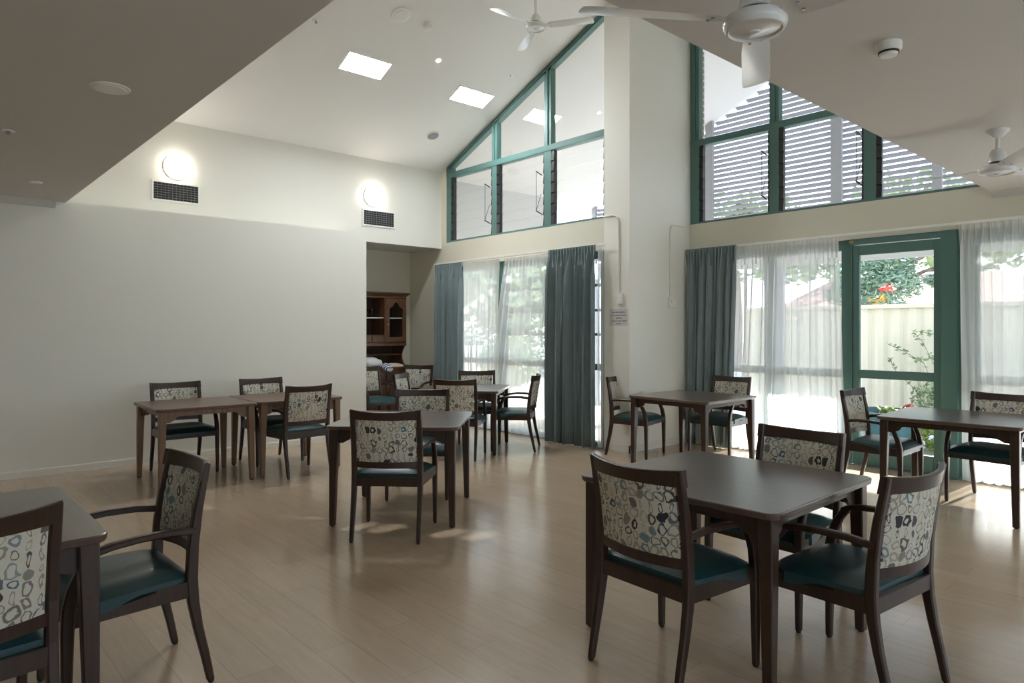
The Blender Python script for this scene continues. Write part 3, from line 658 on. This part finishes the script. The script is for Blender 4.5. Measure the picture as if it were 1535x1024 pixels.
CH = [
 (-1.808, 2.615, -3.2, 'dark wood armchair seen from behind at the near left side of the largest front table', 'front'),
 (-1.228, 3.092, 84, 'dark wood armchair on the right side of the largest front table', 'front'),
 (-1.812, 3.571, 177, 'dark wood armchair facing the viewer across the largest front table', 'front'),
 (-3.255, .70, 181, 'dark wood armchair facing left at bottom left, pulled out from the cropped table', 'bl'),
 (-2.905, .12, 97, 'armchair cropped by the bottom left corner of the photo', 'bl'),
 (-7.663, 2.242, -89.4, 'armchair between the left wall and the first brown table', 'wall'),
 (-7.641, 3.174, -88, 'armchair between the left wall and the second brown table', 'wall'),
 (-6.877, 3.136, 92.6, 'armchair on the room side of the paired brown tables', 'wall'),
 (-4.356, 2.746, 44.3, 'armchair seen squarely from behind at the middle table', 'mid'),
 (-5.195, 3.544, -130.5, 'armchair on the far side of the middle table', 'mid'),
 (-6.418, 4.947, 40.5, 'armchair with its back to us between the middle table and the curtain table', 'far'),
 (-6.395, 5.80, 129, 'armchair seen in profile right of the table by the curtains', 'far'),
 (-7.15, 5.82, -125.7, 'armchair in front of the sheer curtain, behind the table by the curtains', 'far'),
 (-7.276, 4.972, -53.4, 'armchair turned sideways left of the table by the curtains', 'far'),
 (-9.02, 5.99, -150, 'armchair standing in the alcove corner in front of the dresser', 'alc'),
 (-8.95, 5.30, -88, 'armchair half hidden by the end of the left wall, before the dresser', 'alc'),
 (-5.092, 6.596, -76.5, 'armchair against the pier, left of the small square table', 'pier'),
 (-4.385, 7.277, 180.2, 'armchair in front of the corner drape, behind the small square table', 'pier'),
 (-2.40, 6.77, -90, 'armchair in front of the glass door, left of the right-hand table', 'right'),
 (-1.612, 7.043, 174, 'armchair behind the right-hand table, cropped by the right edge', 'right'),
]
GR = {'front': 'armchairs around the largest front table', 'bl': 'armchairs at the cropped table at bottom left', 'wall': 'armchairs around the paired brown tables',
      'mid': 'armchairs at the middle table', 'far': 'armchairs around the table by the curtains', 'alc': 'armchairs in the dresser alcove', 'pier': 'armchairs at the small square table', 'right': 'armchairs at the right-hand table'}
for i, (x, y, r, lab, gk) in enumerate(CH):
    if i == 0:
        proto.location = (x, y, 0); proto.rotation_euler = (0, 0, math.radians(r)); proto['label'] = lab; proto['group'] = GR[gk]
    else: dup(proto, (x, y, 0), r, lab, GR[gk])

# ------------------------------------------------------------------ tables
def make_table(lab, s, h, wl, wt, loc, rz):
    t = thing('dining_table', lab, 'table', loc, rz, 'square dining tables')
    a = s/2; g = nb(); r = .055
    def outline(o): 
        pts = []
        for cx, cy, a0 in ((a-r, a-r, 0), (-a+r, a-r, 90), (-a+r, -a+r, 180), (a-r, -a+r, 270)):
            for k in range(7):
                th = math.radians(a0+15*k); pts.append((cx+(r+o)*math.cos(th), cy+(r+o)*math.sin(th)))
        return pts
    loft(g, [[(x, y, z) for x, y in outline(o)] for z, o in ((h-.030, -.008), (h-.026, -.003), (h-.006, 0), (h-.002, -.002), (h, -.006))])
    obj('tabletop', g, wt, t)
    ins = .028; out = a-ins
    for sx in (-1, 1):
        for sy in (-1, 1):
            g = nb(); rings = []
            for z, w in ((.010, .044), (.35, .054), (.60, .062), (h-.03, .066)): rings.append(rrect(sx*(out-w/2), sy*(out-w/2), w, w, z, .005))
            loft(g, rings); l = obj('leg', g, wl, t)
            g = nb(); lathe(g, [(.014, 0), (.016, .004), (.016, .012)], 12, sx*(out-.022), sy*(out-.022)); obj('glide', g, M['black'], l)
    i0 = out-.064; zt = h-.03
    prof = [(-i0, zt), (-i0, zt-.105), (-i0+.040, zt-.103), (-i0+.055, zt-.092), (-i0+.070, zt-.086), (-i0+.085, zt-.078), (-i0+.097, zt-.056), (-i0+.115, zt-.050)]
    prof = prof + [(-x, z) for x, z in prof[::-1]]
    g = nb()
    for sy in (-1, 1):
        y0 = sy*(out-.045); prism(g, prof, y0-.011, y0+.011, 'y'); prism(g, prof, y0-.011, y0+.011, 'x')
    obj('apron', g, wl, t)
    return t
HT = .767
make_table('largest dark brown square table in the right foreground', 1.045, HT, M['twood'], M['ttop'], (-1.83, 3.085, 0), .6)
make_table('square table cropped by the left edge in the foreground', 1.03, HT, M['twood'], M['ttop'], (-3.30, .055, 0), 0)
make_table('nearer of the paired mid-brown tables along the left wall', .93, HT, M['mwood'], M['mtop'], (-7.23, 2.225, 0), -1)
make_table('farther of the paired mid-brown tables along the left wall', .93, HT, M['mwood'], M['mtop'], (-7.25, 3.175, 0), -1)
make_table('brown square table standing diagonally in the middle of the room', 1.02, HT, M['twood'], M['ttop'], (-4.79, 3.12, 0), 45)
make_table('brown square table by the left curtains, set diagonally', 1.02, HT, M['twood'], M['ttop'], (-6.836, 5.355, 0), 39.5)
make_table('small-looking square table beside the pier and the corner drape', 1.02, HT, M['twood'], M['ttop'], (-4.30, 6.57, 0), -.9)
make_table('brown table in front of the glass door, cropped by the right edge', 1.02, HT, M['twood'], M['ttop'], (-1.763, 6.70, 0), 3)

# ------------------------------------------------------------------ dresser in the alcove
xf, xb = -9.53, XA+.012; y0, y1 = 4.95, 6.235
t = thing('dresser', 'tall red-brown wooden dresser with glazed doors in the alcove', 'dresser', (0, 0, 0))
g = nb(); f2 = -9.45
box(g, xb, f2, y0, y1+.0, .06, .86); box(g, xb, f2-.02, y0+.02, y1-.02, 0, .06); obj('base_cabinet', g, M['hutch'], t)
g = nb(); box(g, xb, f2+.02, y0-.02, y1+.02, .86, .89, .006); obj('worktop', g, M['hutch'], t)
for k in range(3):
    a = y0+.03+k*.41; g = nb(); box(g, f2, f2+.018, a, a+.39, .10, .66, .004); box(g, f2+.018, f2+.024, a+.06, a+.33, .16, .60, .006); d = obj('door', g, M['hutch'], t)
    g = nb(); lathe(g, [(.012, .0), (.016, .01), (0, .016)], 12); kn = obj('knob', g, M['brass'], d, True); kn.rotation_euler = (0, PI/2, 0); kn.location = (f2+.02, a+.35, .42)
    g = nb(); box(g, f2, f2+.018, a, a+.39, .69, .83, .004); d = obj('drawer', g, M['hutch'], t)
    g = nb(); lathe(g, [(.012, .0), (.016, .01), (0, .016)], 12); kn = obj('knob', g, M['brass'], d, True); kn.rotation_euler = (0, PI/2, 0); kn.location = (f2+.018, a+.195, .76)
g = nb(); box(g, xb, xb+.015, y0, y1, .89, 2.04); obj('back_panel', g, M['hutch_in'], t)
# scalloped side brackets
for ys in (y0, y1-.02):
    g = nb(); pts = [(xb, .89), (xf+.03, .89)]
    for k in range(15):
        th = k/14; pts.append((xf-.02-.10*math.sin(th*PI)+.0, .90+.34*th))
    pts += [(xf, 1.26), (xb, 1.26)]
    loft(g, [[(p[0], ys, p[1]) for p in pts], [(p[0], ys+.02, p[1]) for p in pts]]); obj('side_bracket', g, M['hutch'], t)
g = nb(); box(g, xb+.015, xf-.12, y0+.02, y1-.02, 1.08, 1.10); obj('small_shelf', g, M['hutch'], t)
g = nb()
box(g, xb, xf, y0, y0+.02, 1.26, 2.04); box(g, xb, xf, y1-.02, y1, 1.26, 2.04); box(g, xb, xf, y0, y1, 1.26, 1.29); box(g, xb, xf, y0, y1, 2.01, 2.04)
for yd in (y0+.40, y1-.40): box(g, xb, xf, yd-.01, yd+.01, 1.29, 2.01)
obj('upper_case', g, M['hutch'], t)
g = nb(); box(g, xb, xf+.012, y0-.0, y1+.0, 1.235, 1.262, .004); obj('lower_moulding', g, M['hutch'], t)
g = nb(); loft(g, [[(xb, y0-o, z), (xf+o, y0-o, z), (xf+o, y1+o, z), (xb, y1+o, z)] for z, o in ((2.03, .0), (2.05, .012), (2.07, .035), (2.09, .05), (2.10, .05))]); obj('cornice', g, M['hutch'], t)
g = nb()
for z in (1.68,): box(g, xb+.015, xf-.03, y0+.02, y1-.02, z, z+.014)
obj('shelf', g, M['trim'], t)
g = nb(); box(g, xb+.015, xf-.02, y0+.41, y1-.41, 1.40, 1.415); box(g, xb+.015, xf-.02, (y0+y1)/2-.008, (y0+y1)/2+.008, 1.29, 1.40); obj('drawer_divider', g, M['hutch'], t)
for a, c in ((y0+.415, (y0+y1)/2-.012), ((y0+y1)/2+.012, y1-.415)):
    g = nb(); box(g, xf-.03, xf-.005, a, c, 1.295, 1.398, .003); obj('small_drawer', g, M['hutch'], t)
for a, c in ((y0+.02, y0+.39), (y1-.39, y1-.02)):          # arched glazed doors
    g = nb(); X0, X1 = xf+.0, xf+.02; w = .06
    box(g, X0, X1, a, a+w, 1.30, 2.0); box(g, X0, X1, c-w, c, 1.30, 2.0); box(g, X0, X1, a+w, c-w, 1.30, 1.38)
    ym = (a+c)/2; top = [(a+w, 2.0), (a+w, 1.84)]
    for k in range(13):
        u = k/12; yy = a+w+(c-a-2*w)*u; top.append((yy, 1.84+.085*math.exp(-((u-.5)/.2)**2)+.02*math.sin(u*PI)))
    top += [(c-w, 1.84), (c-w, 2.0)]
    loft(g, [[(X0, p[0], p[1]) for p in top], [(X1, p[0], p[1]) for p in top]])
    d = obj('glazed_door', g, M['hutch'], t)
    g = nb(); box(g, xf+.008, xf+.011, a+w, c-w, 1.38, 1.93); obj('pane', g, M['glass'], d)
    g = nb(); lathe(g, [(.009, .0), (.013, .008), (0, .014)], 12); kn = obj('knob', g, M['brass'], d, True); kn.rotation_euler = (0, PI/2, 0); kn.location = (xf+.02, a+.03 if a > 5.5 else c-.03, 1.58)
# glasses on the open shelf
gl = None
for k, yy in enumerate((5.50, 5.60, 5.70, 5.78)):
    g = nb(); lathe(g, [(.028, 0), (.026, .004), (.005, .010), (.005, .055), (.026, .075), (.032, .11), (.030, .135), (.028, .135), (.028, .11), (.003, .08)], 16)
    if gl is None: gl = obj('wine_glass', g, glass('drinking_glass', (.62, .64, .64)), smooth=True); gl.location = (-9.72, yy, 1.694); tag(gl, 'small stemmed glass standing on the open shelf of the dresser', 'glass', 'stemmed glasses on the dresser shelf')
    else: g.free(); o = gl.copy(); C.objects.link(o); o.location = (-9.72, yy, 1.694)
def soft(name, lab, cat, mat, loc, dims, rz=0, tilt=0, seed=1, bumpy=.12):
    rnd = random.Random(seed); g = nb(); bmesh.ops.create_icosphere(g, subdivisions=4, radius=1)
    for v in g.verts:
        p = v.co; q = Vector([math.copysign(abs(c)**.55, c) for c in p])
        n = 1+bumpy*math.sin(3*q.x+seed)*math.sin(4*q.y+2*seed)+bumpy*.5*math.sin(7*q.x+5*q.y)
        edge = 1-.55*max(abs(q.x), abs(q.y))**6
        v.co = Vector((q.x*dims[0]*(1+.04*math.sin(5*q.y)), q.y*dims[1]*(1+.04*math.sin(4*q.x)), q.z*dims[2]*n*edge))
    o = obj(name, g, M[mat], smooth=True); o.location = loc; o.rotation_euler = (0, math.radians(tilt), math.radians(rz)); return tag(o, lab, cat)
soft('pillow', 'folded white pillow lying on the dresser worktop', 'pillow', 'pillow', (-9.62, 5.62, .975), (.15, .17, .075), 10, 14, 1)
soft('cloth', 'crumpled blue and white printed cloth at the dresser edge', 'cloth', 'bluecloth', (-9.43, 5.80, .895), (.09, .10, .05), 20, 30, 2, .3)
soft('folded_cloth', 'folded cream cloth on the right end of the dresser worktop', 'cloth', 'creamcloth', (-9.60, 6.03, .915), (.14, .15, .028), -8, 5, 3)

# ------------------------------------------------------------------ outside: ground, verandah, fence, garden
b = nb(); box(b, -26, 20, Y1+TH, 40, -.16, -.05); box(b, XP1, 20, Y1+TH, Y2+TH, -.16, -.05); struct('floor_outside', b, M['paving'])
b = nb(); box(b, -5.32, -5.19, Y2+TH, 8.22, -.05, 5.3)
struct('wall_outside_brick', b, M['brick'])
b = nb(); box(b, -9.35, -9.2, Y1+TH, 9.45, 2.75, 4.02); struct('wall_outside_white', b, M['outwhite'])
b = nb(); box(b, XF+.12, 7, Y2+TH, Y3+.1, 2.86, 2.95); struct('ceiling_added_sun_block', b, M['outwhite'])  # flat roof added to keep direct sun off the floor at the right
b = nb(); box(b, -9.3, 7, Y3-.08, Y3+.02, 2.52, 2.84); struct('trim_5', b, M['outwhite'])
t = thing('slatted_screen', 'grey horizontal slat screen filling the verandah gable outside', 'screen', (0, Y3, 0))
for i, (x0, w) in enumerate(((-9.24, .1), (-6.58, .14), (-4.40, .16), (-3.05, .12), (-1.45, .1))):
    xx0, xx1 = x0-w/2, x0+w/2; g = nb(); prism(g, [(xx0, 2.84), (xx1, 2.84), (xx1, zv(xx1)-.01), (xx0, zv(xx0)-.01)], -.09, -.03); obj('post', g, M['post'], t)
g = nb(); z = 2.90; k = 0
while z < ZR-.08:
    hw = (ZR-.02-z-.05)/SL
    x0, x1 = max(-9.25, RID-hw), min(-1.25, RID+hw)
    prism(g, [(.0, z+.044), (.006, z+.050), (.064, z+.004), (.058, z-.002)], x0, x1, 'x'); z += .084
obj('slats', g, M['slat'], t)
for i, x0 in enumerate((-9.22, -5.3, -1.3)):
    g = nb(); box(g, x0-.05, x0+.05, Y3-.08, Y3+.02, -.05, 2.52, .005); box(g, x0-.07, x0+.07, Y3-.10, Y3+.04, -.05, .03, .005)
    tag(obj('verandah_post', g, M['post']), ['square verandah post at the left outside corner', 'square verandah post outside behind the bright sheer', 'square verandah post outside at the far right'][i], 'post', 'verandah posts')
# ribbed steel fence
t = thing('steel_fence', 'cream ribbed steel fence across the garden behind the door', 'fence', (0, 12.6, 0))
g = nb(); pts = []; x = -7.0; prev = 0
front = []
while x < 8:
    front += [(x, 0), (x+.055, .035), (x+.105, .035), (x+.16, 0)]; x += .255
poly = front + [(p[0], p[1]+.012) for p in front[::-1]]
loft(g, [[(p[0], p[1], -.05) for p in poly], [(p[0], p[1], 1.88) for p in poly]]); obj('ribbed_sheet', g, M['fence'], t)
g = nb(); box(g, -7.0, 8.1, -.03, .06, 1.86, 1.93, .006); box(g, -7.0, 8.1, -.03, .06, -.05, .03, .006); obj('rail', g, M['fence'], t)
for k in range(7):
    x = -7.0+2.38*k; g = nb(); box(g, x-.03, x+.03, .06, .11, -.05, 1.90, .004); obj('fence_post', g, M['fence'], t)
# low garden wall and fence seen through the left window
t = thing('garden_fence', 'pale low garden fence seen through the left sheer curtains', 'fence', (0, 0, 0))
g = nb(); 
for k in range(60): box(g, -15.0, -14.97, 5.0+.14*k, 5.1+.14*k, -.05, 1.05)
obj('palings', g, M['fence'], t)
g = nb(); box(g, -15.03, -15.0, 5, 13.4, .2, .28); box(g, -15.03, -15.0, 5, 13.4, .85, .93); obj('rail', g, M['fence'], t)

def leaves(bm, n, c, r, size, seed, shell=.5, flat=1.0, long=1.6):
    rnd = random.Random(seed)
    for _ in range(n):
        d = Vector((rnd.gauss(0, 1), rnd.gauss(0, 1), rnd.gauss(0, 1))).normalized(); k = shell+(1-shell)*rnd.random()
        p = Vector(c)+Vector((d.x*r[0], d.y*r[1], d.z*r[2]))*k
        u = Vector((rnd.gauss(0, 1), rnd.gauss(0, 1), rnd.gauss(0, .6))).normalized(); w = u.cross(Vector((rnd.gauss(0, 1), rnd.gauss(0, 1), rnd.gauss(0, 1)))).normalized()
        s = size*rnd.uniform(.6, 1.3); n_ = u.cross(w)*s*.12
        vs = [bm.verts.new(p+q) for q in (-u*s*long*.5, w*s*.35+n_, u*s*long*.5, -w*s*.35+n_)]
        bm.faces.new(vs)
def blobs(seed, cs, n, size, mat, parent, name='foliage', **k):
    g = nb()
    for i, (c, r) in enumerate(cs): leaves(g, n, c, r, size, seed+i, **k)
    return obj(name, g, M[mat], parent)
t = thing('tree', 'blue-green feathery tree rising above the fence behind the door', 'tree', (-5.3, 15.6, 0))
blobs(11, [((-.6, 0, 2.75), (.75, .6, .55)), ((-.1, .1, 2.95), (.6, .6, .45)), ((.0, -.1, 2.45), (.65, .5, .35)), ((-.9, .1, 2.3), (.6, .4, .35)), ((-.2, .3, 3.6), (.9, .6, .5)), ((1.2, .2, 2.75), (.4, .4, .15)), ((.9, .2, 2.5), (.4, .4, .16)), ((1.5, .2, 3.5), (.7, .4, .3))], 1300, .055, 'leafblue', t, long=2.4)
g = nb(); tube(g, [(-.3, 0, -.05), (-.25, 0, 1.2), (-.3, .05, 2.2), (-.2, .05, 3.4)], [.13, .11, .09, .03])
tube(g, [(-.28, 0, 2.1), (.3, .1, 2.6), (.9, .15, 2.85), (1.8, .2, 3.1)], [.06, .04, .03, .015]); tube(g, [(-.28, 0, 2.4), (.4, .1, 2.95), (1.2, .15, 3.35), (2.2, .2, 3.7)], [.05, .035, .025, .012]); tube(g, [(.5, .1, 2.7), (1.1, .1, 2.72), (1.9, .1, 2.8)], [.03, .02, .01])
obj('trunk', g, M['bark'], t)
t = thing('bushy_tree', 'green leafy tree beyond the left window, behind sheer curtains', 'tree', (-18.5, 13.5, 0))
blobs(31, [((0, 0, 3.6), (2.8, 2.4, 1.9)), ((2.4, 1, 3.0), (2.2, 2, 1.7)), ((-2.5, -2.5, 2.7), (2.2, 2.4, 1.9)), ((-1, -5.5, 2.9), (2.2, 2.4, 1.8))], 3600, .26, 'leaf', t)
g = nb(); tube(g, [(0, 0, -.05), (.1, 0, 1.5), (0, 0, 3.2)], [.2, .16, .1]); tube(g, [(.05, 0, 1.6), (1.6, .6, 2.7)], [.1, .05]); obj('trunk', g, M['bark'], t)
t = thing('round_shrub', 'rounded clipped shrub outside the left window', 'shrub', (-11.9, 10.6, 0))
blobs(41, [((0, 0, .75), (.75, .75, .62))], 2600, .08, 'hedge', t, shell=.75)
g = nb(); tube(g, [(0, 0, -.05), (0, 0, .6)], .05); obj('stem', g, M['bark'], t)
t = thing('hedge', 'loose green hedge along the garden beyond the left window', 'hedge', (-16.2, 9.0, 0))
blobs(51, [((0, -3+2*k, .9), (1.0, 1.3, .95)) for k in range(6)], 900, .13, 'hedge', t)
t = thing('garden_shrub', 'pale green shrub outside the right-hand sheer curtain', 'shrub', (-1.05, 11.7, 0))
blobs(61, [((0, 0, .8), (.5, .4, .75)), ((.9, .2, 1.0), (.6, .4, .9))], 700, .085, 'leaflight', t)
g = nb(); tube(g, [(0, 0, -.05), (0, 0, .9)], .03); tube(g, [(.9, .2, -.05), (.9, .2, 1.1)], .03); obj('stem', g, M['bark'], t)
t = thing('climbing_plant', 'sparse climbing plant against the cream fence', 'climbing plant', (-3.9, 12.5, 0))
rnd = random.Random(5); g = nb(); gv = nb()
for path in ([(.35, -.1, 0), (.25, -.05, .6), (.12, -.05, .95), (-.2, -.05, 1.15), (-.42, -.05, 1.25)], [(.35, -.1, 0), (.32, -.05, .8), (.1, -.05, 1.30), (-.05, -.05, 1.48), (.35, -.05, 1.42)], [(.3, -.1, 0), (.0, -.05, .5), (-.3, -.05, .8), (-.4, -.05, 1.0)], [(.35, -.1, .2), (.45, -.05, .9), (.35, -.05, 1.05), (.0, -.05, 1.0)]):
    tube(gv, path, .005, 5)
    for a, c in zip(path[:-1], path[1:]):
        for k in range(7):
            f = rnd.random(); p = [a[i]+(c[i]-a[i])*f for i in range(3)]; leaves(g, 2, p, (.05, .03, .05), .055, rnd.randint(0, 9999))
leaves(g, 260, (.25, -.1, .35), (.35, .15, .35), .07, 77)
obj('foliage', g, M['leaf'], t); obj('vine', gv, M['bark'], t)
t = thing('flowering_plant', 'red and yellow leaved plants showing over the fence', 'plant', (-4.6, 13.1, 0))
for sd, mat, c, n in ((1, 'redleaf', (.02, 0, 2.22), 14), (2, 'yellowleaf', (-.12, 0, 2.02), 22), (3, 'redleaf', (-.62, 0, 2.3), 22), (4, 'yellowleaf', (-.60, 0, 2.05), 16)):
    g = nb(); leaves(g, n, c, (.12, .1, .09), .09, sd, long=2.4); obj('leaf_tuft', g, M[mat], t)
g = nb()
for dx in (-.6, -.1, .05): tube(g, [(dx, 0, -.05), (dx, 0, 2.05)], .02)
leaves(g, 500, (-.3, .1, 1.9), (.7, .3, .25), .07, 9); obj('stems', g, M['leafblue'], t)
t = thing('tall_shrub', 'green leafy shrub top seen through the slatted screen', 'shrub', (-7.35, 13.2, 0))
blobs(81, [((0, 0, 3.5), (.45, .4, .5)), ((.5, .1, 3.3), (.35, .3, .35)), ((-.1, 0, 3.9), (.2, .2, .3))], 420, .10, 'leaf', t, long=2.2)
g = nb(); tube(g, [(0, 0, -.05), (0, 0, 3.5)], .04); obj('stem', g, M['bark'], t)
for k, (x, y, lab) in enumerate(((-15.5, 27, 'pale distant tree behind the left part of the slatted screen'), (-9.0, 28, 'pale distant tree behind the right part of the slatted screen'))):
    t = thing('distant_tree', lab, 'tree', (x, y, 0), 0, 'distant trees behind the slatted screen')
    blobs(91+k, [((0, 0, 5.6), (3.2, 2, 2.0)), ((2.2, .3, 4.9), (2, 1.6, 1.6)), ((-2.3, .3, 4.9), (2, 1.6, 1.5))], 1100, .28, 'leaf', t)
    g = nb(); tube(g, [(0, 0, -.05), (.1, 0, 2), (0, 0, 5.2)], [.3, .22, .1]); obj('trunk', g, M['bark'], t)
# blue glazed bowl with bromeliad
t = thing('plant_bowl', 'wide blue glazed bowl with a red plant outside the door', 'planter', (-3.35, 9.55, -.05))
g = nb(); lathe(g, [(.20, 0), (.24, .03), (.36, .25), (.42, .44), (.44, .50), (.41, .50), (.38, .44), (.33, .3), (.0, .28)], 36); obj('bowl', g, M['bluepot'], t, True)
g = nb(); lathe(g, [(.40, .42), (.0, .44)], 24); obj('soil', g, M['soil'], t)
g = nb(); leaves(g, 12, (.26, .05, .55), (.06, .06, .05), .09, 3, long=2.6); obj('leaf_rosette', g, M['redleaf'], t)
g = nb(); leaves(g, 60, (.1, .1, .48), (.25, .25, .06), .08, 4); obj('foliage', g, M['leaflight'], t)
t = thing('low_shrub', 'low leafy green plant outside beside the blue bowl', 'shrub', (-2.80, 9.9, -.05))
blobs(71, [((0, 0, .22), (.42, .35, .28))], 500, .07, 'leaflight', t)
g = nb(); tube(g, [(0, 0, 0), (0, 0, .2)], .02); obj('stem', g, M['bark'], t)
# neighbour's house
t = thing('neighbour_house', 'neighbouring house with pinkish tiled roof beyond the fence', 'house', (0, 0, 0))
g = nb(); box(g, -9, 16, 19.6, 26, -.05, 2.05); obj('wall', g, M['render'], t)
g = nb(); loft(g, [[(-9.6, 19, 2.0), (16.6, 19, 2.0), (16.6, 19, 2.12), (-9.6, 19, 2.12)], [(-9.6, 23, 3.05), (16.6, 23, 3.05), (16.6, 23, 3.17), (-9.6, 23, 3.17)], [(-9.6, 27, 2.0), (16.6, 27, 2.0), (16.6, 27, 2.12), (-9.6, 27, 2.12)]]); obj('roof', g, M['tile'], t)
g = nb(); box(g, -9.6, 16.6, 18.88, 19.0, 1.98, 2.12); obj('gutter', g, M['post'], t)
